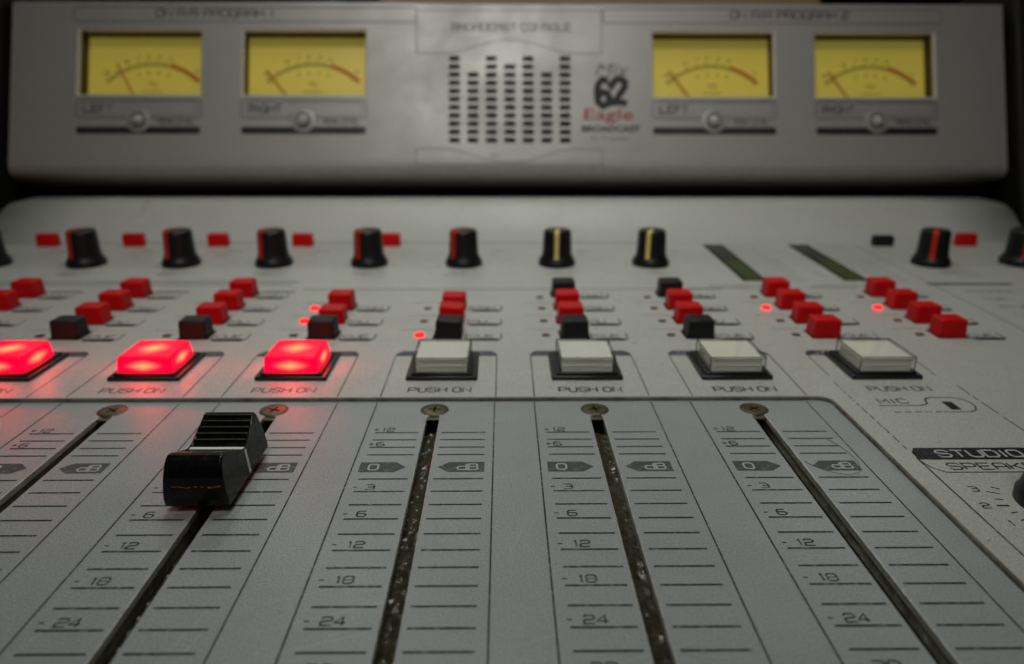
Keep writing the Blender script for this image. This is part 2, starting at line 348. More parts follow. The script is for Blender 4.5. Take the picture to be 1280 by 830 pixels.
def plate_holes(mb, x0, x1, y0, y1, holes, fz, depth, mi_wall=1):
    """flat plate in (x, y) with rectangular holes (hx0, hx1, hy0, hy1, wall depth); fz(x, y, d) gives the point at depth d"""
    xs = sorted({x0, x1, *[h[0] for h in holes], *[h[1] for h in holes]}); ys = sorted({y0, y1, *[h[2] for h in holes], *[h[3] for h in holes]})
    for i in range(len(xs) - 1):
        for j in range(len(ys) - 1):
            mx, my = (xs[i] + xs[i + 1]) / 2, (ys[j] + ys[j + 1]) / 2
            if any(h[0] < mx < h[1] and h[2] < my < h[3] for h in holes): continue
            mb.face([fz(xs[i], ys[j], 0), fz(xs[i + 1], ys[j], 0), fz(xs[i + 1], ys[j + 1], 0), fz(xs[i], ys[j + 1], 0)])
    for h in holes:
        d = h[4] if len(h) > 4 else depth
        cs = [(h[0], h[2]), (h[1], h[2]), (h[1], h[3]), (h[0], h[3])]
        ch = h[5] if len(h) > 5 else 0.0
        ci = [(h[0] + ch, h[2] + ch), (h[1] - ch, h[2] + ch), (h[1] - ch, h[3] - ch), (h[0] + ch, h[3] - ch)]
        for i in range(4):
            j = (i + 1) % 4
            if ch: mb.face([fz(*cs[i], 0), fz(*cs[j], 0), fz(*ci[j], ch), fz(*ci[i], ch)], mi_wall)
            mb.face([fz(*ci[i], ch), fz(*ci[j], ch), fz(*ci[j], d), fz(*ci[i], d)], mi_wall)

# ------------------------------------------------------------------ setting
PITCHX = 38.0
mb = MB(); mb.box(-1500, 1500, -600, 1600, -110, -70)
tag(put('desk_top', mb.mesh('desk_top', base_mat('desk_dark', (0.03, 0.025, 0.02), 0.6))), None, kind='structure')
mb = MB(); mb.box(-5000, 5000, 4600, 4650, -800, 2600)
tag(put('back_wall', mb.mesh('back_wall', base_mat('wall_dark', (0.035, 0.028, 0.022), 0.8))), None, kind='structure')

# ------------------------------------------------------------------ the mixing console
CON = empty('mixing_console', (20, 160, -70))
tag(CON, 'grey broadcast mixing console with sliding faders, red and white push buttons and black rotary knobs', 'mixing console')
mb = MB(); mb.box(-226, 266, -60, 358, -70, -8, 2)
put('chassis', mb.mesh('chassis', M['dark_case']), CON)

# fader panel: a blue-grey plate with the slots cut through it
CH = [0, 1, 2, 3, 4, 5]
def chx(k): return (k - 3) * PITCHX
mb = MB(); holes = [(chx(k) - 1.65, chx(k) + 1.65, 42, 157.2, 1.3, 0.16) for k in CH]
plate_holes(mb, -226, 95.9, -30, 166.5, holes, lambda x, y, d: (x, y, -d), 1.3)
FP = put('fader_panel', mb.mesh('fader_panel', [M['fader_paint'], M['cut_metal']]), CON)
# liner under each slot
def liner_mesh():
    mb = MB()
    for sgn in (-1, 1):
        mb.face([(sgn * 1.72, 41, -1.3), (sgn * 1.72, 158.5, -1.3), (sgn * 1.72, 158.5, -3.6), (sgn * 1.72, 41, -3.6)], 1)
        mb.face([(sgn * 1.76, 41, -3.6), (sgn * 1.76, 158.5, -3.6), (sgn * 1.76, 158.5, -7), (sgn * 1.76, 41, -7)])
    mb.face([(-1.9, 41, -6.2), (1.9, 41, -6.2), (1.9, 158.5, -6.2), (-1.9, 158.5, -6.2)])
    mb.face([(-1.9, 158.5, -1.3), (1.9, 158.5, -1.3), (1.9, 158.5, -7), (-1.9, 158.5, -7)])
    return mb.mesh('slot_liner', [M['slot_dirt'], M['liner_metal']])
lm = liner_mesh()
mb = MB(); mb.box(-1.6, 1.6, 155.6, 156.5, -0.75, -0.35, 0.12)
tabm = mb.mesh('slot_tab', M['screw_metal'])
def grease_mesh(seed, amp, z0, side):
    mb = MB(); nx, ny = 8, 260; v = []
    for j in range(ny + 1):
        y = 60 + 93 * j / ny; row = []
        for i in range(nx + 1):
            t = i / nx; x = -1.85 + 3.7 * t
            h = noise.noise(Vector((x * 0.9 + seed * 9, y * 0.55, seed))) * 0.6 + noise.noise(Vector((x * 2.2, y * 1.7, seed + 4))) * 0.4
            bank = (t if side > 0 else 1 - t) ** 2
            row.append(mb.bm.verts.new((x, y, z0 + amp * (h * 0.9 + bank * 1.4))))
        v.append(row)
    for j in range(ny):
        for i in range(nx):
            f = mb.bm.faces.new((v[j][i], v[j][i + 1], v[j + 1][i + 1], v[j + 1][i])); f.smooth = True
    return mb.mesh('grease', M['grease'])
# one countersunk cross-head screw at the far end of each slot
def screw_mesh():
    mb = MB(); n = 28
    mb.lathe([(3.4, 0.0), (3.35, 0.07), (2.7, 0.06), (2.6, 0.01)], n=n, mi=2); mb.lathe([(2.95, 0.0), (2.9, 0.09), (2.6, 0.16), (1.6, 0.22), (0.9, 0.23)], n=n)
    for a in (R(35), R(125)):
        ca, sa = math.cos(a), math.sin(a); q = []
        for x, y in ((-1.5, -0.28), (1.5, -0.28), (1.5, 0.28), (-1.5, 0.28)): q.append((x * ca - y * sa, x * sa + y * ca, 0.25))
        mb.face(q, 1)
    return mb.mesh('screw', [M['screw_metal'], M['hole_shadow_black'], M['slot_dirt']])
sm = screw_mesh()
Dz, ST = 132.75, 4.647
for k in CH:
    x = chx(k)
    put('slot_liner', lm, FP, (x, 0, 0)); put('slot_tab', tabm, FP, (x, 0, 0))
    g = put('grease', grease_mesh(k + 1, 0.9 if k in (3, 4) else 0.45, -3.1 if k in (3, 4) else -4.6, 1 if k == 3 else -1), FP, (x, 0, 0))
    put('screw', sm, FP, (x, 160.2, -0.04), rz=0.3 * k)
    # the printed dB scale
    p = Print(lambda u, v: (u, v, 0.03))
    hw = 0.23
    for d in (148.2, 144.75, 141.3, 138.0):
        p.rect(-12.2, -2.5, d - hw, d + hw); p.rect(2.5, 12.3, d - hw, d + hw)
    for i in range(1, 19):
        d = Dz - ST * i
        p.rect(-12.2, -2.5, d - hw, d + hw); p.rect(2.5, 12.3, d - hw, d + hw)
    H = 1.75
    for t, i in (('3', 2), ('6', 4), ('12', 6), ('18', 8), ('24', 10), ('30', 12), ('40', 14), ('60', 16)):
        v = Dz - ST * i + 0.75
        p.line([(-12.6, v + H / 2), (-11.8, v + H / 2)], 0.28)
        p.text(t, -10.1, v, H, 1.6, 0.35, 0.33)
    for t, d in (('12', 148.2), ('6', 141.3)):
        p.line([(-12.6, d + 1.45), (-11.5, d + 1.45)], 0.28); p.line([(-12.05, d + 0.95), (-12.05, d + 1.95)], 0.28)
        p.text(t, -10.9, d + 0.6, 1.7, 1.6, 0.35, 0.3)
    p.build('scale_print', M['ink'], FP, loc=(x, 0, 0))
    p = Print(lambda u, v: (u, v, 0.03)); a, b = Dz - 2.0, Dz + 2.05
    p.poly([(-12.8, a), (-5.6, a), (-3.4, Dz), (-5.6, b), (-12.8, b)]); p.poly([(12.4, a), (12.4, b), (5.2, b), (3.0, Dz), (5.2, a)])
    p.build('zero_flag', M['ink_grey'], FP, loc=(x, 0, 0))
    p = Print(lambda u, v: (u, v, 0.06))
    p.text('0', -10.9, Dz - 1.15, 2.3, 1.9, 0.4, 0.38); p.text('dB', 7.0, Dz - 1.15, 2.3, 1.8, 0.45, 0.38)
    p.build('zero_flag_lettering', M['ink_white'], FP, loc=(x, 0, 0))
    p = Print(lambda u, v: (u, v, 0.03))
    p.rect(-14.4, -14.08, 30, 164.4); p.rect(14.0, 14.3, 30, 164.4)
    p.build('channel_border', M['ink'], FP, loc=(x, 0, 0))

# control panel: upper plate lying 1 mm above the fader panel, its back curving up under the meter bridge
def zt(d): return 1.0 + (0.013 * (d - 165) if d > 165 else 0.0)
XL, XR = -226.0, 266.0
path = [(XL, 165.0), (92.9, 165.0)]
for k in range(1, 9):
    a = R(90 - 90 * k / 8); path.append((92.9 + 2.9 * math.cos(a), 162.1 + 2.9 * math.sin(a)))
path.append((95.8, -30.0))
def off(i, d):                                                   # push a point of the lip inwards (away from the opening)
    x, y = path[i]
    if i <= 1: return (x, y + d)
    if i == len(path) - 1: return (x + d, y)
    a = R(90 - 90 * (i - 1) / 8); return (x + d * math.cos(a), y + d * math.sin(a))
mb = MB(); loops = [(0.0, -0.4), (0.0, 0.55), (0.10, 0.82), (0.38, 1.0)]
for (d0, z0), (d1, z1) in zip(loops, loops[1:]):
    for i in range(len(path) - 1):
        a, b = off(i, d0), off(i + 1, d0); e, f = off(i + 1, d1), off(i, d1)
        mb.face([(*a, z0), (*b, z0), (*e, z1), (*f, z1)], 0, True)
lip = mb.mesh('panel_lip', M['worn_edge'])
mb = MB()
y0 = 165.38
inner = [off(i, 0.38) for i in range(1, len(path))]
inner[0] = (92.9, y0)
mb.face([(XL, y0, 1.0), (92.9, y0, 1.0), (XR, y0, 1.0), (XR, 336, zt(336)), (XL, 336, zt(336))])
for a, b in zip(inner, inner[1:]): mb.face([(a[0], a[1], 1.0), (XR, a[1], 1.0), (XR, b[1], 1.0), (b[0], b[1], 1.0)])
bm = mb.bm
# riser: profile rows (depth, height, inset at the ends)
rows = [(336, zt(336), 0)]
for d, z, ins in ((340, 3.6, 0), (344, 4.6, 0), (348, 6.4, 0.2), (352, 9.2, 0.8), (355, 11.9, 0.8), (357.4, 14.5, 1.8), (359.4, 16.8, 4.0), (361, 17.8, 6.5), (363, 18.4, 9.0), (366, 18.6, 10.0), (372, 18.6, 11), (380, 17, 14), (384, 8, 14), (384, -60, 14)): rows.append((d, z, ins))
prev = None
for d, z, ins in rows:
    cur = [bm.verts.new((XL + ins + (XR - XL - 2 * ins) * t / 12, d, z)) for t in range(13)]
    if prev:
        for t in range(12): bm.faces.new((prev[t], prev[t + 1], cur[t + 1], cur[t])).smooth = True
    prev = cur
for s_, X in ((1, XL), (-1, XR)):
    pts = [(X, y0 if s_ > 0 else -30, 1.0 if s_ < 0 else 1.0)] + [(X + s_ * ins, d, z) for d, z, ins in rows]
    for a, b in zip(pts, pts[1:]): mb.face([a, b, (b[0] , b[1], -60), (a[0], a[1], -60)])
bmesh.ops.remove_doubles(bm, verts=bm.verts, dist=1e-4)
CP = put('control_panel', mb.mesh('control_panel', M['panel_paint']), CON)
put('panel_lip', lip, CP)
mb = MB(); mb.box(XL, XR, -62, -30, -40, 4, 5)
put('arm_rest', mb.mesh('arm_rest', M['dark_case']), CON)

def onp(dz=0.03): return lambda u, v: (u, v, zt(v) + dz)
UP = 37.6                                                        # channel pitch on the upper panel
def ux(k): return (k - 4) * UP                                    # channel k: 0 .. 8, its column of square buttons

# push buttons with square bezels
def bezel_mesh():
    mb = MB(); mb.box(-9.2, 9.2, 0, 18.4, -0.4, 1.1, 0.35); mb.box(-7.9, 7.9, 0.9, 17.4, 1.0, 1.7, 0.2); return mb.mesh('bezel', M['black_plastic'])
def lens_lit_mesh():
    mb = MB(); mb.box(-7.2, 7.2, 1.2, 15.6, 1.3, 6.0, 0.75, 4, 0.5); return mb.mesh('lens', M['lit_lens'], True)
def insert_mesh():
    mb = MB(); mb.box(-6.5, 6.5, 1.7, 14.9, 1.3, 3.9, 0.12, 2); mb.box(-6.55, 6.55, 1.62, 14.9, 4.0, 5.35, 0.12, 2); mb.box(-6.2, 6.2, 1.9, 14.6, 3.8, 4.1); mb.box(-6.0, 6.0, 1.50, 2.0, 3.25, 3.5)
    return mb.mesh('insert', M['insert_white'])
def lens_clear_mesh():
    mb = MB(); x, y0_, y1_, z0, z1 = 7.1, 1.1, 15.5, 1.3, 5.75
    mb.box(-x, x, y0_, y1_, z0, z1, 0.25, 2)
    r = 0.14
    P = [(-x, y0_), (x, y0_), (x, y1_), (-x, y1_)]
    for a, b in zip(P, P[1:] + P[:1]): mb.tube([(*a, z1), (*b, z1)], r, 5, 1)
    for a in P: mb.tube([(*a, z0), (*a, z1)], r, 5, 1)
    return mb.mesh('lens', [M['lens_clear'], M['lens_edge']])
bz, ll, im, lc = bezel_mesh(), lens_lit_mesh(), insert_mesh(), lens_clear_mesh()
PX = {0: -113.4, 1: -75.6, 2: -38.2, 3: 0.4, 4: 37.9, 5: 76.6, 6: 115.4}
for k, x in PX.items():
    lit = k <= 2
    d = 175.4
    b = empty('push_button', (x, d, zt(d)))
    b.parent = CON; b.location = (Vector((x, d, zt(d))) - Vector((20, 160, -70))) * S
    b['label'] = 'square push button glowing red' if lit else 'square push button with white unlit lens'
    put('bezel', bz, b, (x, d, zt(d)))
    if lit: put('lens', ll, b, (x, d, zt(d)))
    else:
        put('lens', lc, b, (x, d, zt(d))); put('insert', im, b, (x, d, zt(d)))
    # bracket around the button and its caption
    p = Print(onp())
    p.poly([(x - 14.1, 192.6), (x - 14.1, 194.4), (x - 12.6, 196.6), (x + 12.6, 196.6), (x + 14.1, 194.4), (x + 14.1, 192.6)])
    p.build('bracket_bar', M['ink_grey'] if k < 6 else M['ink'], CP)
    p = Print(onp()); e = 165.7 if k < 6 else 178
    for xa in (x - 14.2, x + 13.9):
        p = Print(onp()); p.rect(xa, xa + 0.3, e, 192.6); p.build('bracket_line', M['ink'], CP)
    p = Print(onp()); p.text('PUSH ON', x - 7.7, 168.3, 2.7, 1.9, 0.6, 0.46)
    p.build('push_legend', M['ink_grey'] if k in (1, 2, 0, 6) else M['ink_black'], CP)  # lit buttons' captions greyed to paint in the glow washing them out
p = Print(onp(0.06)); p.text('1 ROUTE', PX[6] - 11, 193.4, 1.7, 1.3, 0.4, 0.3); p.build('bracket_lettering', M['ink_white'], CP)

# square buttons in four rows
def cap_mesh(name, mat):
    mb = MB(); mb.box(-4.1, 4.1, 0, 7.0, -0.6, 5.6, 0.7, 3, 0.25); mb.face([(-4.6, -0.45, 0.06), (4.6, -0.45, 0.06), (4.6, 7.45, 0.16), (-4.6, 7.45, 0.16)], 1); return mb.mesh(name, [mat, M['hole_shadow_black']], False)  # black surround painted for the cut-out gap and shadow under the cap
red_cap, black_cap = cap_mesh('square_button', M['button_red']), cap_mesh('square_button_black', M['button_black'])
ROW = {0: 248.8, 1: 234.3, 2: 220.0, 3: 206.5}
SPEC = {0: 'rrrr', 1: 'rrrb', 2: 'rrrb', 3: '.rrb', 4: '.rrb', 5: 'brrb', 6: 'brrb', 7: 'rrrr', 8: 'rrrr'}
for k, s_ in SPEC.items():
    for r_, ch in enumerate(s_):
        if ch == '.': continue
        d = ROW[r_]; tilt = (0, 0.06 if (k == 4 and r_ >= 2) else 0, random.uniform(-0.03, 0.03))
        o = put('square_button', red_cap if ch == 'r' else black_cap, CON, (ux(k) + random.uniform(-.15, .15), d, zt(d) - (0.7 if (k, r_) in ((3, 2), (4, 1)) else 0)), rot=tilt)
        o['label'] = 'red square button cap' if ch == 'r' else 'black square button cap'
# indicator lights beside them
mb = MB(); mb.box(-1.15, 1.15, -0.95, 0.95, -0.3, 0.35, 0.15); ledm = mb.mesh('indicator_light', M['led_dim'])
mb = MB(); mb.lathe([(1.55, -0.2), (1.55, 0.25), (1.2, 0.75), (0.6, 0.95)], n=20); ledl = mb.mesh('indicator_light_lit', M['led_lit'])
LROW = {0: 248.6, 1: 236.0, 2: 222.7, 3: 209.5}
LIT = {(3, 1), (3, 2), (4, 3), (7, 1), (8, 1)}
for k in range(0, 9):
    for r_ in range(4):
        if k <= 2 and r_ != 3: continue
        if k in (3, 4) and r_ == 0: continue
        d = LROW[r_]; on = (k, r_) in LIT
        o = put('indicator_light', ledl if on else ledm, CON, (ux(k) - 8.8 + (0.3 if k > 4 else 0), d, zt(d)))
        if on: o['label'] = 'small indicator light glowing red'
# printed tabs and rules around the buttons
for k in range(0, 9):
    x = ux(k); p = Print(onp()); q = Print(onp()); g = Print(onp())
    for r_ in range(4):
        if SPEC[k][r_] == '.': continue
        d = ROW[r_] - 1.5
        p.line([(x + 5.2, d + 6.4), (x + 5.2, d + 1.4), (x + 6.4, d), (x + 14.4, d), (x + 15.6, d + 1.4), (x + 15.6, d + 6.2)], 0.5)
        q.poly([(x + 5.4, d + 1.6), (x + 6.4, d), (x + 14.4, d), (x + 15.4, d + 1.6), (x + 13.0, d + 2.0), (x + 8.0, d + 2.0)])
        t = ('PGM', 'PGM', 'AUX', 'CUE')[r_]
        g.text(t, x + 6.2, d + 2.8, 2.4, 2.1, 0.5, 0.42)
        if r_ > 0: g.rect(x - 14.5, x - 5.0, ROW[r_] + 8.2, ROW[r_] + 8.5)
    p.build('tab_outline', M['ink_grey'], CP); q.build('tab_fill', M['ink_black'], CP); g.build('tab_lettering', M['ink_faint'], CP)
# long rules behind the button rows, and the bar on the right section
p = Print(onp())
p.rect(-226, -60, 268.3, 269.4); p.rect(-226, -62, 264.4, 265.2); p.rect(-56, 96, 258.4, 259.1)
p.rect(92, 118, 262.5, 263.2); p.rect(130, 160, 262.5, 263.2); p.rect(84, 112, 259.4, 260.0); p.rect(128, 146, 259.4, 260)
p.rect(-220, 92, 334.6, 335.6)
p.build('long_rule', M['ink_grey'], CP)
for k in range(0, 3):
    p = Print(onp()); p.rect(ux(k) + 5, ux(k) + 17, 255.2, 256.6); p.build('tab_rule', M['ink'], CP)
p = Print(onp()); p.poly([(175, 264), (206, 264), (206.6, 265), (206, 266.2), (175, 266.2), (174.4, 265)]); p.build('section_bar', M['ink'], CP)
p = Print(onp()); p.rect(176.0, 176.35, 170, 330); p.build('section_rule', M['ink_faint'], CP)
p = Print(onp())
for i in range(4): p.text(('PHONES', 'CUE', 'STUDIO', 'LEVEL')[i], 184, 254 - i * 9, 2.4, 2.2, 0.6, 0.3)
p.build('section_lettering', M['ink_faint'], CP)
# rotary knobs along the back
def knob_mesh():
    mb = MB(); mb.lathe([(7.5, 0), (7.5, 1.6), (7.1, 2.4), (6.35, 3.6), (5.95, 5.0), (5.55, 13.2), (5.2, 14.1), (4.6, 14.4)], n=36); return mb.mesh('rotary_knob', M['knob_black'])
def pointer_mesh(mat, hw=0.75):
    mb = MB()
    for (r0_, z0), (r1_, z1) in zip([(6.5, 3.5), (6.1, 5.0), (5.72, 13.2), (5.35, 14.15), (4.6, 14.5)], [(6.1, 5.0), (5.72, 13.2), (5.35, 14.15), (4.6, 14.5), (0.0, 14.5)]):
        mb.face([(-hw, -r0_, z0), (hw, -r0_, z0), (hw, -r1_, z1), (-hw, -r1_, z1)])
        for s_ in (-hw, hw): mb.face([(s_, -r0_, z0), (s_, -r1_, z1), (s_, -r1_ + 0.5, z1), (s_, -r0_ + 0.5, z0)])
    return mb.mesh('pointer_line', mat)
km = knob_mesh(); pr, py = pointer_mesh(M['line_red'], 0.95), pointer_mesh(M['line_yellow'], 0.8)
KN = [(-191.5, pr, -26), (-153, pr, -26), (-114.6, pr, -29), (-77.0, pr, -34), (-38.3, pr, -36), (0.2, pr, -42), (38.2, py, -6), (76.6, py, -24), (192.2, pr, -30), (229.0, pr, -22)]
for x, pm, a in KN:
    d = 295.4; e = empty('rotary_knob', (x, d, zt(d))); e.parent = CON; e.location = (Vector((x, d, zt(d))) - Vector((20, 160, -70))) * S
    e['label'] = 'black rotary knob with yellow pointer line' if pm is py else 'black rotary knob with red pointer line'
    put('knob_body', km, e, (x, d, zt(d))); put('pointer_line', pm, e, (x, d, zt(d)), rz=R(a))
    p = Print(onp())
    for t in range(-5, 6):
        th = R(-90 + t * 28); ca, sa = math.cos(th), math.sin(th)
        if abs(t) == 5 or t % 1 == 0:
            p.line([(x + 9.2 * -sa * 0 + 9.2 * ca, d - 9.2 * sa * -1), (x + 10.6 * ca, d + 10.6 * sa)], 0.35) if abs(t) < 5 else None
    p.text(('GAIN', 'PAN')[int(pm is py)], x - 4, d - 15.5, 2.0, 1.8, 0.4, 0.26)
    p.rect(x + 10, x + 17, 318.6, 319.4); p.rect(x + 10, x + 14, 310.6, 311.2)
    p.build('knob_scale', M['ink_faint'], CP)
# flat buttons behind the knobs
def flat_mesh(name, mat):
    mb = MB(); mb.box(-4.6, 4.6, 0, 4.5, -0.4, 5.6, 0.7, 2, 0.2); return mb.mesh(name, mat)
fr_, fb_ = flat_mesh('flat_button', M['button_red']), flat_mesh('flat_button_black', M['button_black'])
for x, q in ((-188, fr_), (-149.6, fr_), (-111.8, fr_), (-74, fr_), (-34.6, fr_), (188.8, fb_), (226.7, fr_)):
    o = put('flat_button', q, CON, (x, 327.5, zt(327.5) - (1.0 if q is fb_ else 0))); o['label'] = 'flat black button behind the knobs' if q is fb_ else 'flat red button behind the knobs'
# the two bar level meters
mb = MB(); mb.box(-4.5, 4.5, -0.4, 60.4, -0.3, 0.18); wm = mb.mesh('meter_window', M['hole_shadow_black'])
mb = MB(); mb.box(-3.5, 3.5, 0.4, 4.5, 0.1, 0.30); sg, so = mb.mesh('segment', M['bar_green']), None
mb = MB(); mb.box(-3.5, 3.5, 0.4, 4.5, 0.1, 0.30); so = mb.mesh('segment_dark', M['bar_olive'])
tl = -math.atan(0.013) * -1
for x in (111.6, 150.4):
    d = 270.2; e = empty('level_meter', (x, d, zt(d))); e.parent = CON; e.location = (Vector((x, d, zt(d))) - Vector((20, 160, -70))) * S
    e.rotation_euler = (math.atan(0.013), 0, 0); WORLD[e.name] = Vector((0, 0, 0))
    put('meter_window', wm, e)
    for i in range(12): put('segment', sg if i < 6 else so, e, (0, i * 4.95, 0))
    p = Print(onp())
    for i in range(13): p.rect(x + 6, x + 20, d + i * 4.95, d + i * 4.95 + 0.4)
    p.build('meter_scale', M['ink_faint'], CP)
# microphone tab, section border and studio block on the right wing
p = Print(onp()); p.text('MIC', 106.6, 160.9, 2.6, 2.3, 0.7, 0.42)
p.line([(105.6, 159.6), (115.6, 159.6), (117.6, 160.6), (118.4, 163.2), (119.8, 164.2), (125.6, 164.2), (127.4, 163.2), (128.3, 161.2), (128.3, 159.2), (127.2, 157.0), (125.4, 156.0), (119.0, 156.0)], 0.4)
for i in range(5): p.rect(107.4 + i * 2.4, 109 + i * 2.4, 155.8, 156.2)
p.build('microphone_tab', M['ink'], CP)
p = Print(onp()); p.rect(121.6, 124.0, 157.2, 161.8); p.build('microphone_mark', M['ink_black'], CP)
p = Print(onp())
v = 171.5
while v > 90:
    ln = random.uniform(2.0, 9.0); p.rect(131.0, 131.35, max(88, v - ln), v); v -= ln + random.uniform(0.3, 1.6)
v = 174.0
while v > 139:
    ln = random.uniform(0.8, 3.2); p.rect(100.7, 100.98, v - ln, v); v -= ln + random.uniform(0.5, 1.5)
p.rect(100.7, 101.05, 20, 134)
p.line([(100.9, 132.8), (101.6, 130.2), (103.6, 128.1), (150, 128.1)], 0.35)
p.text('SPEAKER', 105.4, 129.2, 2.5, 2.45, 0.65, 0.42)
p.build('studio_border', M['ink'], CP)
p = Print(onp()); p.poly([(101.0, 133.2), (101.0, 136.2), (102.4, 138.3), (131, 138.3), (131, 133.2)]); p.build('studio_block', M['ink_black'], CP)
p = Print(onp(0.06)); p.text('STUDIO', 106.0, 134.3, 2.8, 2.6, 0.7, 0.46); p.build('studio_lettering', M['ink_white'], CP)
# speaker knob with its dial
SKX, SKY = 117.6, 116.0
p = Print(onp())
for i, (a, t) in enumerate(((222, ''), (205, '1'), (193, ''), (180, '2'), (168, ''), (155, '3'), (143, ''))):
    ca, sa = math.cos(R(a)), math.sin(R(a))
    r1_ = 11.6 if t else 10.9
    p.line([(SKX + 9.4 * ca, SKY + 9.4 * sa), (SKX + r1_ * ca, SKY + r1_ * sa)], 0.3 if t != '2' else 0.55)
    if t: p.text(t, SKX + 13.6 * ca - 0.8, SKY + 13.6 * sa - 0.8, 1.7, 1.5, 0, 0.3)
p.build('dial_print', M['ink'], CP)
e = empty('rotary_knob', (SKX, SKY, 1.0)); e.parent = CON; e.location = (Vector((SKX, SKY, 1.0)) - Vector((20, 160, -70))) * S
e['label'] = 'dark speaker level knob beside the dial numbers'
mb = MB(); mb.lathe([(7.4, 0), (7.4, 1.8), (6.9, 2.6), (6.5, 4.5), (6.2, 12.2), (5.6, 13.4), (4.8, 13.8)], n=40)
put('knob_body', mb.mesh('speaker_knob', M['black_plastic']), e, (SKX, SKY, 1.0)); put('pointer_line', pr, e, (SKX, SKY, 1.0), rz=R(-80))

# fader cap on the second visible channel
cx_, cd = chx(2) - 0.7, 127.6
def capw(z): return 5.95 - (z - 1.5) * 0.105
prof = [(-11.2, 1.5), (-11.75, 3.0), (-11.9, 5.0), (-11.6, 7.4), (-11.0, 9.2), (-10.4, 10.2), (-9.4, 10.75), (-8.2, 10.6), (-5.0, 9.1), (-1.4, 7.25), (0, 6.9), (1.4, 7.15), (5.0, 9.0), (7.6, 10.6), (8.5, 10.75), (9.2, 10.2), (10.6, 6.4), (11.6, 2.6), (11.4, 1.5)]
CAP = empty('fader_cap', (cx_, cd, 0)); CAP.parent = CON; CAP.location = (Vector((cx_, cd, 0)) - Vector((20, 160, -70))) * S
mb = MB(); mb.prism_x(prof, capw, 0.35)
put('cap_body', mb.mesh('fader_cap', M['cap_gloss']), CAP, (cx_, cd, 0))
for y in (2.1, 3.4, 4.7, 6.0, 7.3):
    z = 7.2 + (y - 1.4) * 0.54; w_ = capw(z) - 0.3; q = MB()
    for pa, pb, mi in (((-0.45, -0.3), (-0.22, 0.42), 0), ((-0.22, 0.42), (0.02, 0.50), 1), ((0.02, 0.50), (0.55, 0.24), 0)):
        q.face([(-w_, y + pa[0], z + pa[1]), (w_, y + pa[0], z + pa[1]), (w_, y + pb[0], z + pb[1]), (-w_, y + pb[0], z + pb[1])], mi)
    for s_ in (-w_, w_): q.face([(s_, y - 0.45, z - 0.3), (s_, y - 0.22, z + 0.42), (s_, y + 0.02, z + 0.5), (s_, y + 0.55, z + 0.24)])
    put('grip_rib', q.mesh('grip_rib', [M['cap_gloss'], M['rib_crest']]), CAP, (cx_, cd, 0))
mb = MB(); w1, w2 = capw(7.0), capw(2.0)
P1 = [(-w2 - 0.1, 2.0), (-w1 - 0.08, 6.75), (-w1 + 0.25, 7.18), (w1 - 0.25, 7.18), (w1 + 0.08, 6.75), (w2 + 0.1, 2.0)]
for a, b in zip(P1, P1[1:]):
    mb.face([(a[0], -0.42, a[1]), (b[0], -0.42, b[1]), (b[0], 0.42, b[1]), (a[0], 0.42, a[1])])
P2 = [(x * 0.95, z - 0.35) for x, z in P1]
for sy in (-0.42, 0.42):
    for (a, b), (a2, b2) in zip(zip(P1, P1[1:]), zip(P2, P2[1:])): mb.face([(a[0], sy, a[1]), (b[0], sy, b[1]), (b2[0], sy, b2[1]), (a2[0], sy, a2[1])])
put('indicator_line', mb.mesh('indicator_line', M['line_white']), CAP, (cx_, cd, 0))
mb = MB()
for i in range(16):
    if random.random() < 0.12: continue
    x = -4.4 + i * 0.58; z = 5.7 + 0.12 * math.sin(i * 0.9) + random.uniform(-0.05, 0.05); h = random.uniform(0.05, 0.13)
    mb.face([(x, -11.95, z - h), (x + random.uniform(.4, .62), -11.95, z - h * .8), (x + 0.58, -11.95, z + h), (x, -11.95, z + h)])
put('orange_streak', mb.mesh('orange_streak', base_mat('orange_streak', (0.62, 0.20, 0.05), 0.4)), CAP, (cx_, cd, 0))  # thin broken orange streak across the cap front
mb = MB(); mb.box(-0.5, 0.5, -3, 3, -5, 2.2)
put('stem', mb.mesh('fader_stem', M['screw_metal']), CAP, (chx(2), cd, 0))

# ------------------------------------------------------------------ the meter bridge behind the console
LEAN = R(21.4)
BR = empty('meter_bridge', (20.5, 370, 32.0), (-LEAN + 0.0, 0, 0))
BR.rotation_mode = 'XYZ'
tag(BR, 'leaning grey meter bridge with four yellow needle meters standing behind the console', 'meter bridge')
# local axes: x across, z up the leaning face, -y out of the face
def fz(u, v, d): return (u, d, v)
MET = [(-213.6, -152.9, 37.4, 70.6, 'LEFT'), (-132.9, -71.7, 37.4, 70.6, 'RIGHT'), (69.9, 131.2, 36.9, 70.3, 'LEFT'), (151.1, 211.5, 36.7, 70.0, 'RIGHT')]
holes = [(a - .3, b + .3, c0 - .3, d0 + .3, 2.0, 0.9) for a, b, c0, d0, t in MET]
SLOT = []
NS = [11, 9, 11, 10, 11, 9, 11]
for i, n in enumerate(NS):
    u = -28.2 + i * 9.12
    for j in range(n): SLOT.append((u - 2.7, u + 2.7, 13.85 + j * 4.09, 16.45 + j * 4.09, 1.6))
holes += SLOT
mb = MB(); BW, BH = 246.0, 84.8
plate_holes(mb, -BW, BW, 6, BH - 1.5, holes, fz, 1.6)
put('face_panel', mb.mesh('face_panel', [M['bridge_paint'], M['meter_rim']]), BR)
FPB = BR.children[0]
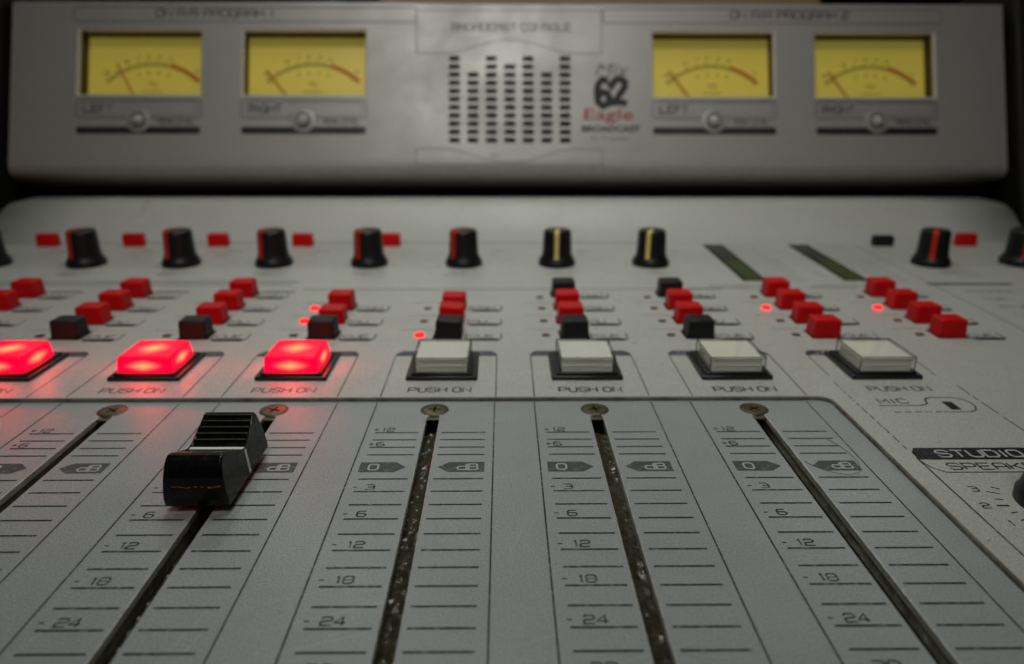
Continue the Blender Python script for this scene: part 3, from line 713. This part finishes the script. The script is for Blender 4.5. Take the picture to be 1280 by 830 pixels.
# lower lip, top edge, ends and back of the housing, in one extruded skin
prof = [(0, 6), (0, 2.6), (0.3, 0.9), (1.1, -0.8), (2.4, -2.1), (4.4, -2.8), (70, -2.9), (70, BH + 1), (2.0, BH), (0.6, BH - 0.4), (0, BH - 1.5)]
mb = MB(); bm = mb.bm; prev = None
for y, z in prof:
    cur = [bm.verts.new((-BW, y, z)), bm.verts.new((BW, y, z))]
    if prev: bm.faces.new((prev[0], prev[1], cur[1], cur[0])).smooth = abs(y) < 8
    prev = cur
for X in (-BW, BW): mb.face([(X, y, z) for y, z in prof])
put('housing', mb.mesh('housing', M['bridge_paint']), BR)
mb = MB()
mb.box(-BW - 34, -BW - 2.5, -6, 90, -36, BH + 20, 2); o = put('side_cheek', mb.mesh('side_cheek', M['dark_case']), BR)
mb = MB(); mb.box(BW + 2.5, BW + 34, -6, 90, -36, BH + 20, 2); o = put('side_cheek', mb.mesh('side_cheek', M['dark_case']), BR)
mb = MB(); mb.box(-BW + 10, BW - 10, 40, 66, -70, -2.7); put('support_foot', mb.mesh('support_foot', M['dark_case']), BR)
mb = MB(); mb.box(-32, 31, 1.7, 3, 12, 60); put('grille_backing', mb.mesh('grille_backing', M['hole_shadow_black']), BR)
def pf(n): return lambda u, v: (u, -n, v)
domem = None
for a, b, v0, v1, side in MET:
    e = empty('needle_meter', (a, 0, v0)); e.parent = BR; e.location = Vector((a, 0, v0)) * S; WORLD[e.name] = Vector((a, 0, v0))
    W, Hh, D = b - a, v1 - v0, 10.0
    mb = MB()
    for q in ([(0, 1.9, 0), (W, 1.9, 0), (W, D, 0), (0, D, 0)], [(0, 1.9, Hh), (W, 1.9, Hh), (W, D, Hh), (0, D, Hh)], [(0, 1.9, 0), (0, D, 0), (0, D, Hh), (0, 1.9, Hh)], [(W, 1.9, 0), (W, D, 0), (W, D, Hh), (W, 1.9, Hh)]): mb.face(q)
    put('meter_well', mb.mesh('meter_well', M['meter_well']), e, (a, 0, v0))
    mb = MB(); mb.face([(0, D, 0), (W, D, 0), (W, D, Hh), (0, D, Hh)]); put('dial', mb.mesh('dial', M['dial']), e, (a, 0, v0))
    # scale arc, red zone, lettering and needle on the dial
    cxm, czm, Rr = 35.0 - 2.6, -13.6, 33.4
    def arc(r, a0, a1, n=24): return [(cxm + r * math.sin(R(a0 + (a1 - a0) * i / n)), czm + r * math.cos(R(a0 + (a1 - a0) * i / n))) for i in range(n + 1)]
    on = lambda u, v: (u, D - 0.06, v)
    p = Print(on); p.line(arc(Rr, -44, 16), 0.55); p.line(arc(Rr - 1.1, -44, 44), 0.3)
    for t in (-42, -32, -22, -13, -5, 3, 10, 16): p.line(arc(Rr, t, t + .01, 1)[:1] + arc(Rr + 1.8, t, t + .01, 1)[:1], 0.35)
    for t, s_ in ((-40, '20'), (-22, '10'), (-11, '7'), (-3, '5'), (6, '3'), (15, '0'), (38, '3')):
        q = arc(Rr + 2.8, t, t + .01, 1)[0]; p.text(s_, q[0] - 1.0, q[1], 1.6, 1.1, 0.3, 0.25)
    for i in range(4): q = arc(Rr - 4.5, -14 + 10 * i, 0, 1)[0]; p.text('0' if i else '2', q[0] - 0.7, q[1] - 1, 1.5, 1.1, .2, 0.22)
    p.text('VU', cxm - 2.2, 8.2, 2.6, 1.8, 0.7, 0.32); p.line([(cxm - 5, 5.4), (cxm + 5, 5.4)], 0.35); p.line([(cxm - 7, 3.6), (cxm + 7, 3.6)], 0.35)
    p.build('scale_arc', M['dial_arc'], e, loc=(a, 0, v0))
    p = Print(on); p.line(arc(Rr + 0.3, 16, 44), 1.7); p.build('red_arc', M['dial_red'], e, loc=(a, 0, v0))
    na = -28 if side == 'LEFT' and a < 0 else -38 if a < 0 else -36
    p = Print(lambda u, v: (u, D - 1.4, v)); p.line(arc(14.5, na, na + .01, 1)[:1] + arc(37.5, na, na + .01, 1)[:1], 0.8)
    p.build('needle', M['needle'], e, loc=(a, 0, v0))
    mb = MB(); mb.lathe([(4.0, 0), (4.0, 1.2), (3.2, 1.8)], n=20)
    for v in list(mb.bm.verts): v.co = (cxm + v.co.x, D - v.co.z, v.co.y * 0.4)
    for f in [f for f in mb.bm.faces]:
        pass
    bmesh.ops.bisect_plane(mb.bm, geom=list(mb.bm.verts) + list(mb.bm.edges) + list(mb.bm.faces), plane_co=(0, 0, 0.05), plane_no=(0, 0, -1), clear_outer=True)
    put('pivot_cover', mb.mesh('pivot_cover', M['dark_case']), e, (a, 0, v0))
    mb = MB(); mb.box(0.3, W - 0.3, 1.2, 1.7, 0.3, Hh - 0.3); put('glass_pane', mb.mesh('glass_pane', M['glass']), e, (a, 0, v0))
    # label plate under the meter, with its peak light
    mid = a + 30.4
    p = Print(pf(0.03))
    p.round_rect(a, b, 25.8, 35.0, 1.6, 0.55); p.round_rect(a + 2.4, b - 2.2, 27.2, 34.0, 1.2, 0.35)
    p.text('PEAK LEVEL', mid + 10.0, 22.8, 2.4, 1.5, 0.4, 0.5)
    p.build('label_outline', M['ink_faint'], FPB)
    p = Print(pf(0.03)); p.text(side, a + 4.0, 28.8, 3.6, 2.8, 0.8, 0.75); p.build('channel_lettering', M['ink'], FPB)
    p = Print(pf(0.03)); p.poly([(a, 18.9), (a + .8, 18.0), (b - .8, 18.0), (b, 18.9), (b, 20.7), (b - .8, 21.6), (a + .8, 21.6), (a, 20.7)]); p.build('black_bar', M['ink_black'], FPB)
    mb = MB()
    mb.lathe([(6.0, 0.0), (6.0, 0.25), (5.7, 0.35), (4.0, 0.35)], n=32, mi=0); mb.lathe([(4.0, 0.3), (4.0, 0.7), (3.2, 0.75), (3.0, 0.4)], n=32, mi=1); mb.lathe([(2.7, 0.2), (2.6, 1.2), (1.9, 2.1), (0.9, 2.6)], n=24, mi=2)
    for v in mb.bm.verts: v.co = (v.co.x, -v.co.z, v.co.y)
    put('peak_light', mb.mesh('peak_light', [M['bridge_paint'], M['led_ring'], M['led_dome']]), BR, (mid, 0, 24.8))
# engraved title boxes
p = Print(pf(0.03))
p.round_rect(-216, -47, 74.4, 81.6, 1.5, 0.55); p.round_rect(45.5, 215, 74.2, 81.4, 1.5, 0.55)
def cart(sg, base, edge):
    r = []
    for x in range(-47, 46, 3):
        t = abs(x + 1) / 46.0
        z = edge if t > 0.74 else edge + sg * 7.0 * (0.5 + 0.5 * math.cos(math.pi * t / 0.74))
        r.append((float(x), z))
    return r
p.line([(-47, 58.6), (-47, 80.4), (44.8, 80.4), (44.8, 58.6)] + cart(1, 0, 58.6)[::-1][1:-1] + [(-47, 58.6)], 0.4)
p.line([(-47, 10.8), (-47, 2.6), (44.8, 2.6), (44.8, 10.8)] + cart(-1, 0, 10.8)[::-1][1:-1] + [(-47, 10.8)], 0.4)
p.text('ON', -10, 8.0 - 1.6, 2.0, 2.0, 0.5, 0.3)
p.build('title_outline', M['ink_faint'], FPB)
p = Print(pf(0.03)); p.text('BROADCAST CONSOLE', -29.5, 70.2, 3.5, 2.9, 0.75, 0.6); p.build('title_lettering', M['ink_faint'], FPB)
for t, u, v in (('ON AIR PROGRAM 1', -175.6, 76.7), ('ON AIR PROGRAM 2', 109.2, 76.5)):
    p = Print(pf(0.03)); p.text(t, u, v, 3.7, 3.5, 0.85, 0.7); p.build('program_lettering', M['ink'], FPB)
# maker's emblem
LX = 49.2
put('emblem_script', font_mesh('Mix', 9.0, 17.5, 0.35, 0.0, lambda u, v: (LX + 0.8 + u, -0.03, 47.6 + v), 'emblem_script', M['ink_grey']), FPB)
p = Print(pf(0.04))
p.line([(LX - 1.2, 45.0), (LX - 4.2, 45.6), (LX - 6.3, 43.0), (LX - 6.8, 39.0), (LX - 6.4, 34.4), (LX - 4.0, 32.2), (LX - 1.6, 33.2), (LX - 0.6, 36.2), (LX - 1.8, 38.8), (LX - 4.2, 39.2), (LX - 6.0, 37.2)], 3.5)
p.line([(LX - 1.2, 44.0), (LX + 0.4, 42.4), (LX + 2.2, 45.2), (LX + 5.0, 46.0), (LX + 7.0, 44.4), (LX + 6.8, 41.4), (LX + 4.4, 38.2), (LX + 1.2, 33.6), (LX + 4.2, 34.4), (LX + 8.0, 33.4)], 3.5)
p.build('emblem_number', M['ink_black'], FPB)
put('emblem_name', font_mesh('Eagle', 8.0, 24.5, 0.05, 0.075, lambda u, v: (LX - 1.2 + u, -0.05, 25.4 + v), 'emblem_name', M['ink_red']), FPB)
put('emblem_caption', font_mesh('BROADCAST', 4.2, 29.0, 0.0, 0.17, lambda u, v: (LX + u, -0.04, 19.4 + v), 'emblem_caption', M['ink_black']), FPB)
put('emblem_maker', font_mesh('by Traxson', 3.6, 18.0, 0.0, 0.0, lambda u, v: (LX - 0.6 + u, -0.04, 15.0 + v), 'emblem_maker', M['ink_grey']), FPB)

# ------------------------------------------------------------------ small top-level things
mb = MB(); pts = []
for i in range(41):
    t = i / 40; a = R(200 + 205 * t)
    pts.append((83.5 + 5.8 * math.cos(a) + 0.8 * math.sin(5 * t), 137.0 + 9.5 * math.sin(a) * (0.8 + 0.25 * t), 0.12 + 0.25 * math.sin(math.pi * t)))
mb.tube(pts, 0.045, 5)
tag(put('hair_strand', mb.mesh('hair_strand', M['knob_black'])), 'thin dark loose hair curled on the scale of the fader beside the right wing', 'hair')
mb = MB(); mb.box(-60, 215, 500, 530, 30, 158, 3)
tag(put('wooden_board', mb.mesh('wooden_board', base_mat('board_beige', (0.42, 0.29, 0.18), 0.6))), 'beige board showing just above the top edge of the meter bridge', 'board')

mb = MB()
for i in range(240):
    x, y = random.uniform(-150, 94), random.uniform(66, 163)
    z = 0.05
    if i > 150: x, y = random.uniform(-200, 150), random.uniform(166, 200); z = zt(y) + 0.05
    if i > 190: x, y = random.uniform(97, 135), random.uniform(90, 200); z = zt(y) + 0.05
    r_ = random.uniform(0.05, 0.16); a = random.uniform(0, 6.28)
    mb.face([(x + r_ * math.cos(a + t) * random.uniform(.6, 1.4), y + r_ * math.sin(a + t), z) for t in (0, 1.3, 2.5, 3.9, 5.1)], i % 3 == 0)
tag(put('dust', mb.mesh('dust', [base_mat('dust_pale', (0.62, 0.61, 0.56), 0.8), base_mat('dust_dark', (0.05, 0.04, 0.03), 0.8)])), 'fine pale and dark dust specks scattered over the panels', None, kind='stuff')
